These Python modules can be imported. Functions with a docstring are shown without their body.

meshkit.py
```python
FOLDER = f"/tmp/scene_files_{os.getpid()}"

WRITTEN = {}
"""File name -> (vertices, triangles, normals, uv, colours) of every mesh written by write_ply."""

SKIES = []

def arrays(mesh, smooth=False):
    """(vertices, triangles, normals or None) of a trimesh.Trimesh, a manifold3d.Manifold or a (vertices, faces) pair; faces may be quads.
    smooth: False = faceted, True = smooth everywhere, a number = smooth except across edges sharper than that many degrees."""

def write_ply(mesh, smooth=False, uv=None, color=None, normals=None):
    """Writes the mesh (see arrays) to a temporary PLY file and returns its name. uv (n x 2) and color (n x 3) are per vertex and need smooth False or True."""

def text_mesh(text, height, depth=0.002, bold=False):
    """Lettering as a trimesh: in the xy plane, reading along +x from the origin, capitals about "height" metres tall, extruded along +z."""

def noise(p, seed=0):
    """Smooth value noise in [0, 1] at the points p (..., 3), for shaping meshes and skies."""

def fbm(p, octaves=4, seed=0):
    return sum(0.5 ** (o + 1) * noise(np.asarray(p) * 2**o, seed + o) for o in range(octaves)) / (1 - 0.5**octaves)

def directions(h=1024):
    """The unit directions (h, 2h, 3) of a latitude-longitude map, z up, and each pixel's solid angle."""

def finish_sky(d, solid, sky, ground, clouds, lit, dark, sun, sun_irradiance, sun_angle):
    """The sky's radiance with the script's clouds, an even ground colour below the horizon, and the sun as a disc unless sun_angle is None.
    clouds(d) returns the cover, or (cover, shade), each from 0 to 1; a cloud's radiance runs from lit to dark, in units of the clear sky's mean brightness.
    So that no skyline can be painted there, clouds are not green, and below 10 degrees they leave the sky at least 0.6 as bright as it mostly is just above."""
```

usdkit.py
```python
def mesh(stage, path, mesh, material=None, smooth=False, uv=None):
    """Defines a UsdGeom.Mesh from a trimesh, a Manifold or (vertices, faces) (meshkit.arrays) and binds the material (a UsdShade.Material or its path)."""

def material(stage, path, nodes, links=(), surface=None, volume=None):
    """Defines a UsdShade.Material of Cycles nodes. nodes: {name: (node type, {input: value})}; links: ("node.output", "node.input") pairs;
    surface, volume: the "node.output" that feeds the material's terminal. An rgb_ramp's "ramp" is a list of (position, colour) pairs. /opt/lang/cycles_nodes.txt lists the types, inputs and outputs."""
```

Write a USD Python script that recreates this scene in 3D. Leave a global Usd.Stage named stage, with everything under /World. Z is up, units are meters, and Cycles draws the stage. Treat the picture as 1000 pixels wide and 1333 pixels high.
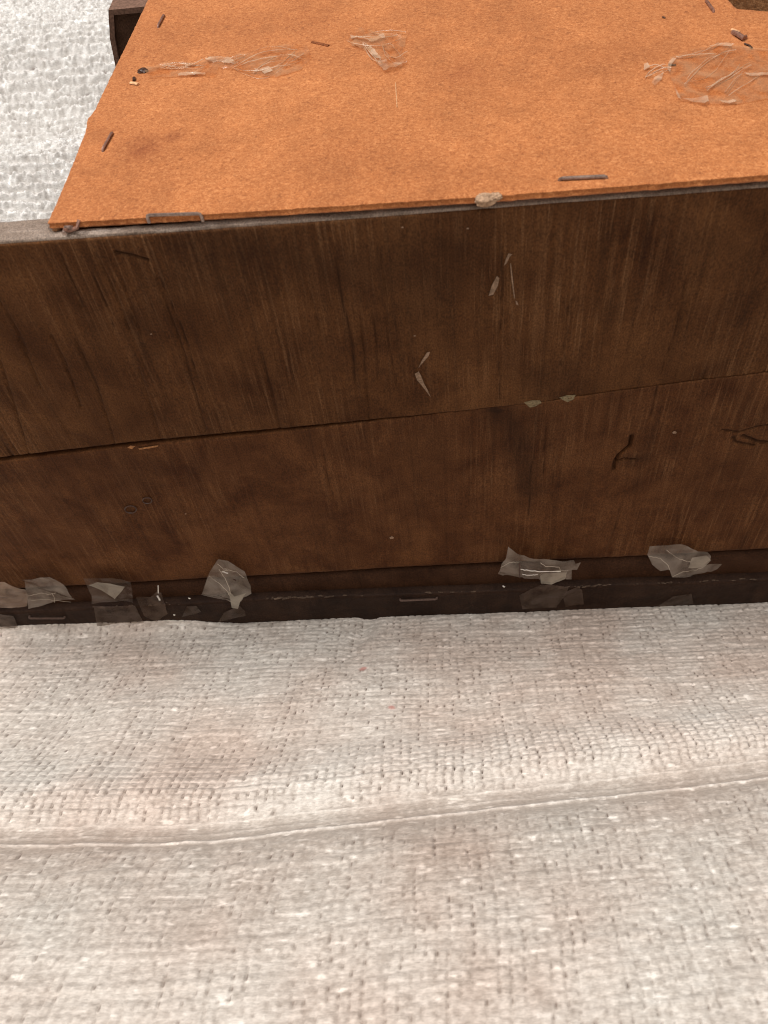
import math, numpy as np, trimesh, usdkit, meshkit
from pxr import Usd, UsdGeom, UsdLux, Gf, Sdf, Vt
from scipy.spatial import Delaunay
from shapely.geometry import Polygon, Point, LineString
import shapely
import mapbox_earcut

stage = Usd.Stage.CreateInMemory()
UsdGeom.SetStageUpAxis(stage, UsdGeom.Tokens.z)
UsdGeom.SetStageMetersPerUnit(stage, 1.0)
W = stage.DefinePrim('/World', 'Xform'); stage.SetDefaultPrim(W)

# ------------------------------------------------------------------ camera
CAM = np.array([0.01755271, -0.1705512, 0.29346154])
PITCH, YAW, ROLL, FPX, PW, PH = 0.91913164, 0.1229483, -0.14477624, 1104.0, 1000.0, 1333.0
fw = np.array([-math.sin(YAW)*math.cos(PITCH), math.cos(YAW)*math.cos(PITCH), -math.sin(PITCH)])
_r = np.array([math.cos(YAW), math.sin(YAW), 0.0]); _u = np.cross(_r, fw)
rt = math.cos(ROLL)*_r + math.sin(ROLL)*_u
up = -math.sin(ROLL)*_r + math.cos(ROLL)*_u
cam = UsdGeom.Camera.Define(stage, '/World/camera')
M = Gf.Matrix4d(1.0)
for i, v in enumerate((rt, up, -fw, CAM)):
    M.SetRow(i, Gf.Vec4d(*map(float, v), 1.0 if i == 3 else 0.0))
cam.AddTransformOp().Set(M)
FL = 26.0
cam.CreateFocalLengthAttr(FL)
cam.CreateHorizontalApertureAttr(FL*PW/FPX); cam.CreateVerticalApertureAttr(FL*PH/FPX)
cam.CreateClippingRangeAttr(Gf.Vec2f(0.005, 50.0))
cam.CreateFocusDistanceAttr(0.275); cam.CreateFStopAttr(FL/1.05)
cam.CreateExposureAttr(0.0)

# ------------------------------------------------------------------ lamps: a window behind, soft ceiling light above, an unseen fill added in front
def rect(name, pos, target, w, h, power, colour):
    l = UsdLux.RectLight.Define(stage, '/World/' + name)
    z = np.array(pos, float) - np.array(target, float); z /= np.linalg.norm(z)
    x = np.cross([0, 0, 1.0] if abs(z[2]) < .99 else [0, 1.0, 0], z); x /= np.linalg.norm(x); y = np.cross(z, x)
    m = Gf.Matrix4d(1.0)
    for i, v in enumerate((x, y, z, pos)):
        m.SetRow(i, Gf.Vec4d(*map(float, v), 1.0 if i == 3 else 0.0))
    l.AddTransformOp().Set(m)
    l.CreateWidthAttr(w); l.CreateHeightAttr(h); l.CreateIntensityAttr(power); l.CreateColorAttr(Gf.Vec3f(*colour)); l.CreateNormalizeAttr(False)
    return l
rect('window_light', (-0.80, .20, 2.0), (0, 0, .1), .85, .85, 19.0, (1.0, 0.99, 0.975))
rect('ceiling_light', (0.1, -0.25, 2.3), (0, 0, 0), 2.4, 2.4, 2.1, (1.0, 0.97, 0.94))
rect('front_fill', (0.5, -1.9, 1.2), (0, 0, .1), 2.2, 1.6, 1.1, (1.0, 0.92, 0.84))  # added fill with no source seen; brightens the dark wood face

# ------------------------------------------------------------------ helpers
_taken = {}
def path(name, parent):
    base = (str(parent.GetPath()) if parent else '/World') + '/' + name
    n = _taken.get(base, 0); _taken[base] = n + 1
    return base if n == 0 else f'{base}_{n:03d}'
def obj(name, mesh, mat, parent=None, smooth=False, label=None, attr=None):
    m = usdkit.mesh(stage, path(name, parent), mesh, mat, smooth=smooth)
    p = m.GetPrim()
    if label: p.SetCustomDataByKey('label', label)
    if attr is not None:
        for k, v in attr.items():
            UsdGeom.PrimvarsAPI(m).CreatePrimvar(k, Sdf.ValueTypeNames.FloatArray, 'vertex').Set(Vt.FloatArray.FromNumpy(np.asarray(v, np.float32)))
    return p
def hit(px, py, ax, val):
    """the point of the plane axis = val that the photograph shows at pixel (px, py)"""
    d = fw + rt*(px - PW/2)/FPX + up*(PH/2 - py)/FPX
    return CAM + (val - CAM[ax])/d[ax]*d
def face(pts, y=0.0):
    return np.array([hit(a, b, 1, y)[[0, 2]] for a, b in pts])
def top(pts, z):
    return np.array([hit(a, b, 2, z)[:2] for a, b in pts])
def fbm1(x, s, seed, o=4):
    x = np.asarray(x, float)
    return meshkit.fbm(np.stack([x*s, np.zeros_like(x)+.37, np.zeros_like(x)+.71], -1), o, seed) - .5
def fbm2(x, y, s, seed, o=4):
    return meshkit.fbm(np.stack([x*s, y*s, np.zeros_like(x)+.5], -1), o, seed) - .5
def sstep(x, a, b):
    t = np.clip((x - a)/(b - a), 0, 1); return t*t*(3 - 2*t)
def hash2(i, j, seed):
    h = (i.astype(np.int64)*374761393 + j.astype(np.int64)*668265263 + seed*2147483647) & 0xFFFFFFFF
    h = ((h ^ (h >> 13))*1274126177) & 0xFFFFFFFF
    return ((h ^ (h >> 16)) & 0xFFFFFF)/16777215.0
def grid_faces(n, m):
    a = np.arange(n*m).reshape(n, m)
    q = np.stack([a[:-1, :-1], a[:-1, 1:], a[1:, 1:], a[1:, :-1]], -1).reshape(-1, 4)
    return np.vstack([q[:, [0, 1, 2]], q[:, [0, 2, 3]]])
def slab(front, back):
    """closed mesh between two grids (n, m, 3) of the same size; front has rows along z, columns along x and looks to -y"""
    n, m, _ = front.shape
    f = grid_faces(n, m); N = n*m
    v = np.vstack([front.reshape(-1, 3), back.reshape(-1, 3)])
    a = np.arange(N).reshape(n, m)
    ring = np.concatenate([a[0, :-1], a[:-1, -1], a[-1, :0:-1], a[:0:-1, 0]])
    nxt = np.roll(ring, -1)
    side = np.vstack([np.stack([ring, ring + N, nxt], 1), np.stack([nxt, ring + N, nxt + N], 1)])
    return v, np.vstack([f, f[:, ::-1] + N, side])
def seg_dist(px, pz, line):
    d = np.full(px.shape, 1e9)
    for (ax, az), (bx, bz) in zip(line[:-1], line[1:]):
        vx, vz = bx - ax, bz - az
        t = np.clip(((px - ax)*vx + (pz - az)*vz)/(vx*vx + vz*vz + 1e-18), 0, 1)
        d = np.minimum(d, np.hypot(px - ax - t*vx, pz - az - t*vz))
    return d
def box(x0, x1, y0, y1, z0, z1, bev=0.0006):
    import manifold3d as m3
    c = m3.Manifold.cube((x1 - x0 - 2*bev, y1 - y0 - 2*bev, z1 - z0 - 2*bev)).translate((x0 + bev, y0 + bev, z0 + bev))
    s = m3.Manifold.sphere(bev, 8)
    pts = []
    return m3.Manifold.batch_hull([s.translate((x, y, z)) for x in (x0+bev, x1-bev) for y in (y0+bev, y1-bev) for z in (z0+bev, z1-bev)])
def wire(pts, w, h=None, nrm=(0, 0, 1)):
    """a bent wire of rounded-square section through pts"""
    pts = np.array(pts, float); n = len(pts); h = h or w
    sec = [(math.cos(a)*(1 if i % 2 else .93), math.sin(a)*(1 if i % 2 else .93)) for i, a in enumerate(np.linspace(0, 2*math.pi, 9)[:-1] + math.pi/8)]
    rings = []
    for i in range(n):
        t = pts[min(i+1, n-1)] - pts[max(i-1, 0)]; t /= np.linalg.norm(t)
        a = np.cross(t, nrm)
        if np.linalg.norm(a) < .2: a = np.cross(t, (0.3, 1, 0.1))
        a /= np.linalg.norm(a); b = np.cross(a, t)
        rings.append([pts[i] + a*s*w/2 + b*c*h/2 for s, c in sec])
    v = np.array(rings).reshape(-1, 3); k = 8; f = []
    for i in range(n-1):
        for j in range(k):
            p, q = i*k + j, i*k + (j+1) % k
            f += [(p, q, p+k), (q, q+k, p+k)]
    for j in range(1, k-1):
        f += [(0, j+1, j), ((n-1)*k, (n-1)*k + j, (n-1)*k + j + 1)]
    m = trimesh.Trimesh(v, f, process=False); m.fix_normals(); return m
def sheet(poly2, step, lift):
    """(points in the plane, triangles) of a filled outline with inner points"""
    P = Polygon(poly2)
    if not P.is_valid: P = P.buffer(0)
    if P.geom_type != 'Polygon': P = max(P.geoms, key=lambda g: g.area)
    L = P.exterior.length; bd = np.array([P.exterior.interpolate(t).coords[0] for t in np.arange(0, L, step*.7)])
    bd = np.vstack([bd, np.array(P.exterior.coords)[:-1]])
    x0, y0, x1, y1 = P.bounds; rng = np.random.default_rng(lift)
    g = np.stack(np.meshgrid(np.arange(x0, x1, step), np.arange(y0, y1, step)), -1).reshape(-1, 2)
    g = g + rng.uniform(-.3, .3, g.shape)*step
    inner = shapely.contains_xy(P.buffer(-step*.35), g[:, 0], g[:, 1])
    p = np.vstack([bd, g[inner]]); p = np.unique(np.round(p, 7), axis=0)
    t = Delaunay(p).simplices
    c = p[t].mean(1); t = t[shapely.contains_xy(P, c[:, 0], c[:, 1])]
    a = p[t]; area = (a[:, 1, 0]-a[:, 0, 0])*(a[:, 2, 1]-a[:, 0, 1]) - (a[:, 2, 0]-a[:, 0, 0])*(a[:, 1, 1]-a[:, 0, 1])
    t[area < 0] = t[area < 0][:, ::-1]
    return p, t
def crumple(x, y, s, seed, o=3):
    return np.abs(fbm2(x, y, s, seed, o))*2 + .6*np.abs(fbm2(x, y, s*2.3, seed+7, 2))

# ------------------------------------------------------------------ materials
L = '/World/Looks/'
def mat(name, nodes, links, surface='p.BSDF'):
    return usdkit.material(stage, L + name, nodes, links, surface=surface)
def wood(name, dark, light, dust, streak=1.0, seed=0.0, blotch=70, rough=.7, spec=.12, grain=(1150, 1150, 42)):
    n = {'tc': ('texture_coordinate', {}),
         'ms': ('mapping', {'scale': grain, 'location': (seed, 0, 0), 'rotation': (0, 0, 0)}),
         'ms2': ('mapping', {'scale': tuple(a*.38 for a in grain), 'location': (seed+5, 3, 0)}),
         'mb': ('mapping', {'scale': (blotch*.8, blotch, blotch*.75), 'location': (seed, 1.7, .3)}),
         'mf': ('mapping', {'scale': (2600, 2600, 1500)}),
         'st': ('noise_texture', {'scale': 1.0, 'detail': 3.0, 'roughness': .6}),
         'st2': ('noise_texture', {'scale': 1.0, 'detail': 4.0, 'roughness': .65}),
         'bl': ('noise_texture', {'scale': 1.0, 'detail': 7.0, 'roughness': .62, 'distortion': .5}),
         'bl2': ('noise_texture', {'scale': .33, 'detail': 3.0, 'roughness': .5}),
         'fi': ('noise_texture', {'scale': 1.0, 'detail': 2.0}),
         'rb': ('rgb_ramp', {'ramp': [(.3, dark), (.52, tuple((a+b)/2 for a, b in zip(dark, light))), (.72, light)]}),
         'rs': ('map_range', {'from_min': .5, 'from_max': .78, 'to_min': 0, 'to_max': .6*streak, 'clamp': True}),
         'rs2': ('map_range', {'from_min': .5, 'from_max': .75, 'to_min': 0, 'to_max': .28*streak, 'clamp': True}),
         'rm': ('map_range', {'from_min': .38, 'from_max': .62, 'to_min': .08, 'to_max': 1.0, 'clamp': True}),
         'mu': ('math', {'math_type': 'multiply'}), 'mx': ('math', {'math_type': 'maximum'}),
         'rd': ('map_range', {'from_min': .3, 'from_max': .48, 'to_min': .66, 'to_max': 1.0, 'clamp': True}),
         'mi': ('mix', {'mix_type': 'mix', 'color2': dust}),
         'dk': ('mix', {'mix_type': 'multiply', 'fac': .75}),
         'rf': ('rgb_ramp', {'ramp': [(.3, (.55, .52, .5)), (.5, (1, 1, 1)), (.72, (1.5, 1.45, 1.4))]}),
         'm2': ('mix', {'mix_type': 'multiply', 'fac': .8}),
         'at': ('attribute', {'attribute': 'dark_marks'}),
         'md': ('mix', {'mix_type': 'mix', 'color2': (.015, .0052, .0018)}),
         'ad': ('math', {'math_type': 'add'}), 'ad2': ('math', {'math_type': 'add'}),
         'bu': ('bump', {'strength': .55, 'distance': .00025, 'use_object_space': False}),
         'p': ('principled_bsdf', {'roughness': rough, 'specular_ior_level': spec})}
    k = [('tc.object', 'ms.vector'), ('tc.object', 'ms2.vector'), ('tc.object', 'mb.vector'), ('tc.object', 'mf.vector'),
         ('ms.vector', 'st.vector'), ('ms2.vector', 'st2.vector'), ('mb.vector', 'bl.vector'), ('mb.vector', 'bl2.vector'), ('mf.vector', 'fi.vector'),
         ('bl.fac', 'rb.fac'), ('st.fac', 'rs.value'), ('st2.fac', 'rs2.value'), ('bl2.fac', 'rm.value'),
         ('rs.result', 'mx.value1'), ('rs2.result', 'mx.value2'), ('mx.value', 'mu.value1'), ('rm.result', 'mu.value2'),
         ('mu.value', 'mi.fac'), ('rb.color', 'mi.color1'), ('st2.fac', 'rd.value'), ('mi.color', 'dk.color1'), ('rd.result', 'dk.color2'),
         ('fi.fac', 'rf.fac'), ('dk.color', 'm2.color1'), ('rf.color', 'm2.color2'), ('m2.color', 'md.color1'), ('at.fac', 'md.fac'), ('md.color', 'p.base_color'),
         ('st.fac', 'ad.value1'), ('fi.fac', 'ad.value2'), ('ad.value', 'ad2.value1'), ('bl.fac', 'ad2.value2'), ('ad2.value', 'bu.height'), ('bu.normal', 'p.normal')]
    return mat(name, n, k)
WOOD_UP = wood('upper_wood', (.052, .0168, .0040), (.126, .0515, .0170), (.28, .145, .067), 1.0)
WOOD_LOW = wood('lower_wood', (.054, .0165, .0042), (.124, .0485, .0165), (.26, .128, .056), .9, 3.1, 95)
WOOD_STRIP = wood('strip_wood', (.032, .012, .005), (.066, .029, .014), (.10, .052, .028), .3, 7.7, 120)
WOOD_RIM = wood('rim_wood', (.15, .105, .078), (.32, .245, .195), (.56, .48, .42), .9, 1.3, 150, .7, .2, (60, 900, 900))
WOOD_INNER = wood('inner_wood', (.055, .026, .015), (.10, .052, .032), (.16, .09, .06), .5, 9.1, 150, .75)
BLACK = wood('black_edge', (.017, .0075, .0042), (.046, .023, .0135), (.085, .048, .03), .3, 4.4, 110, .6, .12)
FRAY = wood('frayed_paper', (.05, .03, .02), (.14, .095, .065), (.28, .21, .16), .8, 2.2, 700, .8)

ST1, ST2, ST3 = hit(182, 192, 2, .1835), hit(225, 178, 2, .1835), hit(600, 95, 2, .1835)
FIBRE = mat('fibreboard', {
    'tc': ('texture_coordinate', {}),
    'm1': ('mapping', {'scale': (1100, 1500, 1100), 'rotation': (0, 0, .3)}), 'm2': ('mapping', {'scale': (1900, 1300, 1900), 'rotation': (0, 0, -.5)}),
    'a': ('noise_texture', {'scale': 1.0, 'detail': 3.0, 'roughness': .6, 'distortion': 1.2}),
    'b': ('noise_texture', {'scale': 1.0, 'detail': 2.0, 'roughness': .6, 'distortion': 1.5}),
    'c': ('noise_texture', {'scale': 28.0, 'detail': 4.0}),
    'd': ('noise_texture', {'scale': 150.0, 'detail': 3.0}),
    'ra': ('rgb_ramp', {'ramp': [(.28, (.31, .095, .026)), (.48, (.445, .152, .045)), (.74, (.62, .26, .098))]}),
    'rb': ('rgb_ramp', {'ramp': [(.26, (.72, .66, .6)), (.42, (.96, .95, .93)), (.6, (1.04, 1.05, 1.06)), (.75, (1.25, 1.3, 1.35))]}),
    'rc': ('rgb_ramp', {'ramp': [(.3, (.86, .82, .78)), (.7, (1.06, 1.06, 1.06))]}),
    'rd': ('rgb_ramp', {'ramp': [(.3, (.88, .86, .84)), (.7, (1.06, 1.06, 1.06))]}),
    'x1': ('mix', {'mix_type': 'multiply', 'fac': 1.0}), 'x2': ('mix', {'mix_type': 'multiply', 'fac': 1.0}), 'x3': ('mix', {'mix_type': 'multiply', 'fac': 1.0}),
    'at': ('attribute', {'attribute': 'dark_marks'}), 'x4': ('mix', {'mix_type': 'mix', 'color2': (.14, .05, .02)}),
    'v1': ('vector_math', {'math_type': 'distance', 'vector2': ST1}), 'v2': ('vector_math', {'math_type': 'distance', 'vector2': ST2}), 'v3': ('vector_math', {'math_type': 'distance', 'vector2': ST3}),
    'q1': ('map_range', {'from_min': .001, 'from_max': .008, 'to_min': .95, 'to_max': 0, 'clamp': True}), 'q2': ('map_range', {'from_min': .0008, 'from_max': .0035, 'to_min': .95, 'to_max': 0, 'clamp': True}), 'q3': ('map_range', {'from_min': .002, 'from_max': .012, 'to_min': .6, 'to_max': 0, 'clamp': True}),
    'qm': ('math', {'math_type': 'maximum'}), 'qn': ('math', {'math_type': 'maximum'}), 'qs': ('map_range', {'from_min': .35, 'from_max': .62, 'to_min': 0.0, 'to_max': 1.0, 'clamp': True}), 'qf': ('math', {'math_type': 'multiply'}),
    'x6': ('mix', {'mix_type': 'multiply', 'color2': (.62, .5, .45)}),
    'e': ('noise_texture', {'scale': 620.0, 'detail': 1.0, 'distortion': .6}), 'es': ('rgb_ramp', {'ramp': [(.26, (.62, .55, .5)), (.34, (1, 1, 1)), (.66, (1, 1, 1)), (.74, (1.25, 1.32, 1.4))]}),
    'x7': ('mix', {'mix_type': 'multiply', 'fac': .6}),
    'ad': ('math', {'math_type': 'add'}),
    'bu': ('bump', {'strength': .5, 'distance': .00022}),
    'p': ('principled_bsdf', {'roughness': .8, 'specular_ior_level': .25, 'sheen_weight': .1})},
    [('tc.object', 'm1.vector'), ('tc.object', 'm2.vector'), ('m1.vector', 'a.vector'), ('m2.vector', 'b.vector'), ('tc.object', 'c.vector'), ('tc.object', 'd.vector'),
     ('a.fac', 'ra.fac'), ('b.fac', 'rb.fac'), ('c.fac', 'rc.fac'), ('d.fac', 'rd.fac'), ('ra.color', 'x1.color1'), ('rb.color', 'x1.color2'), ('x1.color', 'x2.color1'), ('rc.color', 'x2.color2'),
     ('x2.color', 'x3.color1'), ('rd.color', 'x3.color2'), ('x3.color', 'x4.color1'), ('at.fac', 'x4.fac'), ('x4.color', 'x6.color1'), ('tc.object', 'v1.vector1'), ('tc.object', 'v2.vector1'), ('tc.object', 'v3.vector1'), ('v1.value', 'q1.value'), ('v2.value', 'q2.value'), ('v3.value', 'q3.value'),
     ('q1.result', 'qm.value1'), ('q2.result', 'qm.value2'), ('qm.value', 'qn.value1'), ('q3.result', 'qn.value2'), ('d.fac', 'qs.value'), ('qs.result', 'qf.value1'), ('qn.value', 'qf.value2'), ('qf.value', 'x6.fac'),
     ('tc.object', 'e.vector'), ('e.fac', 'es.fac'), ('x6.color', 'x7.color1'), ('es.color', 'x7.color2'), ('x7.color', 'p.base_color'),
     ('a.fac', 'ad.value1'), ('b.fac', 'ad.value2'), ('ad.value', 'bu.height'), ('bu.normal', 'p.normal')])

def spot(i, c, r):
    return c, r
STAINS = [hit(475, 880, 2, .012), hit(513, 935, 2, .02)]
cn = {
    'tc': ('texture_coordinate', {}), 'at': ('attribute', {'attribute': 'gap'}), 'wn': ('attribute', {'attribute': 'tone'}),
    'a': ('noise_texture', {'scale': 22.0, 'detail': 3.0, 'roughness': .5}), 'bk': ('attribute', {'attribute': 'back'}), 'xb': ('mix', {'mix_type': 'mix', 'color2': (.70, .675, .645)}),  # cloth behind the case painted paler, as the window brightens it
    'm1': ('mapping', {'scale': (700, 2600, 2600)}),
    'b': ('noise_texture', {'scale': 1.0, 'detail': 3.0, 'roughness': .65}),
    'ra': ('rgb_ramp', {'ramp': [(.34, (.64, .59, .53)), (.52, (.62, .545, .48)), (.68, (.57, .465, .395))]}),
    'rb': ('rgb_ramp', {'ramp': [(.3, (.74, .73, .72)), (.5, (1, 1, 1)), (.7, (1.2, 1.2, 1.2))]}),
    'x1': ('mix', {'mix_type': 'multiply', 'fac': .8}),
    'rw': ('rgb_ramp', {'ramp': [(0, (.60, .56, .53)), (.5, (1, .99, .98)), (1, (1.38, 1.40, 1.42))]}),
    'x2': ('mix', {'mix_type': 'multiply', 'fac': .85}),
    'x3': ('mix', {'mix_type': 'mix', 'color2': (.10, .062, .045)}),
    'bu': ('bump', {'strength': .5, 'distance': .00022}),
    'p': ('principled_bsdf', {'roughness': .6, 'specular_ior_level': .4, 'sheen_weight': .2, 'sheen_roughness': .4})}
cl = [('tc.object', 'a.vector'), ('tc.object', 'm1.vector'), ('m1.vector', 'b.vector'), ('a.fac', 'ra.fac'), ('b.fac', 'rb.fac'), ('ra.color', 'xb.color1'), ('bk.fac', 'xb.fac'), ('xb.color', 'x1.color1'), ('rb.color', 'x1.color2'),
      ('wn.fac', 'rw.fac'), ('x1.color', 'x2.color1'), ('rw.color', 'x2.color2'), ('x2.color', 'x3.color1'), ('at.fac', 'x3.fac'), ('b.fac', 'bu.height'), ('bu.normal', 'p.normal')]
last = 'x3.color'
cn['sa'] = ('attribute', {'attribute': 'stain'}); cn['x5'] = ('mix', {'mix_type': 'mix', 'color2': (.42, .16, .13)})
cl += [(last, 'x5.color1'), ('sa.fac', 'x5.fac'), ('x5.color', 'p.base_color')]
CLOTH = mat('woven_cloth', cn, cl)

def film(name, colour, opacity, rough=.25, spec=1.0, tint=(.93, .9, .86), var=.06):
    return mat(name, {'t': ('transparent_bsdf', {'color': tint}),
        'tc': ('texture_coordinate', {}), 'n': ('noise_texture', {'scale': 150.0, 'detail': 4.0, 'distortion': .8}),
        'r': ('map_range', {'from_min': .35, 'from_max': .65, 'to_min': max(0, opacity-var), 'to_max': min(1, opacity+var), 'clamp': True}),
        'n2': ('noise_texture', {'scale': 900.0, 'detail': 2.0}), 'bu': ('bump', {'strength': .2, 'distance': .0001}),
        'p': ('principled_bsdf', {'base_color': colour, 'roughness': rough, 'specular_ior_level': spec}),
        'm': ('mix_closure', {})},
        [('tc.object', 'n.vector'), ('tc.object', 'n2.vector'), ('n2.fac', 'bu.height'), ('bu.normal', 'p.normal'), ('n.fac', 'r.value'), ('r.result', 'm.fac'), ('t.BSDF', 'm.closure1'), ('p.BSDF', 'm.closure2')], 'm.closure')
TAPE = film('old_tape', (.33, .265, .21), .40, .13, 1.0, var=.16)
TAPE_TAN = film('tan_tape', (.30, .19, .12), .48, .2, var=.15)
TAPE_WHITE = film('whitened_tape', (.42, .36, .28), .5, .18, var=.15)
TAPE_DARK = film('tape_on_black', (.10, .058, .036), .42, .22, .6, var=.2)
CLEAR = film('clear_tape', (.62, .36, .20), .17, .16, 1.0, (.96, .90, .84), .2)
CLEAR_PALE = film('torn_tape_edge', (.78, .55, .38), .36, .18, var=.25)
def plain(name, c, rough=.6, metal=0.0, spec=.4, var=.35, sc=1500.0):
    return mat(name, {'tc': ('texture_coordinate', {}), 'n': ('noise_texture', {'scale': sc, 'detail': 3.0}),
        'r': ('rgb_ramp', {'ramp': [(.3, tuple(x*(1-var) for x in c)), (.7, tuple(x*(1+var) for x in c))]}),
        'bu': ('bump', {'strength': .3, 'distance': .0001}),
        'p': ('principled_bsdf', {'roughness': rough, 'metallic': metal, 'specular_ior_level': spec})},
        [('tc.object', 'n.vector'), ('n.fac', 'r.fac'), ('r.color', 'p.base_color'), ('n.fac', 'bu.height'), ('bu.normal', 'p.normal')])
STEEL = plain('rusty_staple_wire', (.30, .155, .11), .4, .3)
STEEL_GREY = plain('grey_staple_wire', (.33, .24, .20), .35, .5)
FLAKE = plain('white_paint', (.27, .175, .115), .8, spec=.1)
FLAKE_PALE = plain('pale_filler', (.20, .15, .085), .8, spec=.1)
CHIP = plain('torn_fibre', (.62, .34, .17), .8)
CHIP_GREY = plain('ragged_bit', (.38, .24, .15), .8, spec=.2)
GOUGE = plain('dark_gouge', (.20, .065, .025), .8, spec=.1)
DARKBIT = plain('dark_glue', (.06, .028, .018), .4)

# ------------------------------------------------------------------ the setting: the woven cloth the case lies on
def axis(dense0, dense1, step, lo, hi):
    a = list(np.arange(dense0, dense1, step))
    s, x = step, dense0
    left = []
    while x > lo: s = min(s*1.25, .03); x -= s; left.append(x)
    s, x = step, a[-1]; right = []
    while x < hi: s = min(s*1.25, .03); x += s; right.append(x)
    return np.array(left[::-1] + a + right)
FOLD = np.array([hit(x, y, 2, .045)[:2] for x, y in [(-300, 1120), (0, 1100), (300, 1090), (500, 1065), (750, 1030), (1000, 995), (1300, 955)]])
def fold_y(x):
    return np.interp(x, FOLD[:, 0], FOLD[:, 1])
def ground(x, y):
    d = np.maximum(-y, 0)
    front = .100*(sstep(d, -.05, .19) - sstep(0.0, -.05, .19))
    fy = fold_y(x); e = fy - y
    front = front + (.0040 + .004*fbm1(x, 30, 46, 2))*np.exp(-((e + .0125)/.0095)**2) - .0011*np.exp(-((e - .001)/.004)**2) + .002*sstep(e, .002, .016)
    back = .105*sstep(y, -.01, .055)*sstep(-x, .062, .10) + .05*sstep(y, .1, .45)*sstep(-x, .06, .12)
    behind = .12*sstep(y, .17, .26)*(1 - sstep(-x, .062, .10))
    und = .005*fbm2(x, y, 26, 3, 3)*(.15 + .85*sstep(np.abs(y), .0, .03)) - .0008*sstep(-x, .02, .12)*sstep(y, -.02, 0) + .008*fbm2(x, y, 9, 5, 2)*sstep(np.abs(y), .0, .05)
    t_ = .10*(x - RG[0])
    und2 = (.016*np.exp(-((y - RG[1] - t_)/.020)**2) - .012*np.exp(-((y - VL[1] - t_)/.026)**2) + .010*np.exp(-((y - RG2[1] + t_)/.03)**2))*sstep(-x, .068, .095)
    crease = -.0022*np.exp(-((x - CREASE[0] - .25*(y - CREASE[1]))/.0035)**2)*sstep(-y, -.01, .004)*(1 - sstep(-y, .012, .035))
    return front + back + behind + und + und2 + crease
CREASE = hit(480, 810, 2, 0.0)
RG, VL, RG2 = (hit(50, q, 2, .11) for q in (238, 160, 105))
def swell_(e): return np.exp(-((e + .0125)/.011)**2)
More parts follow.
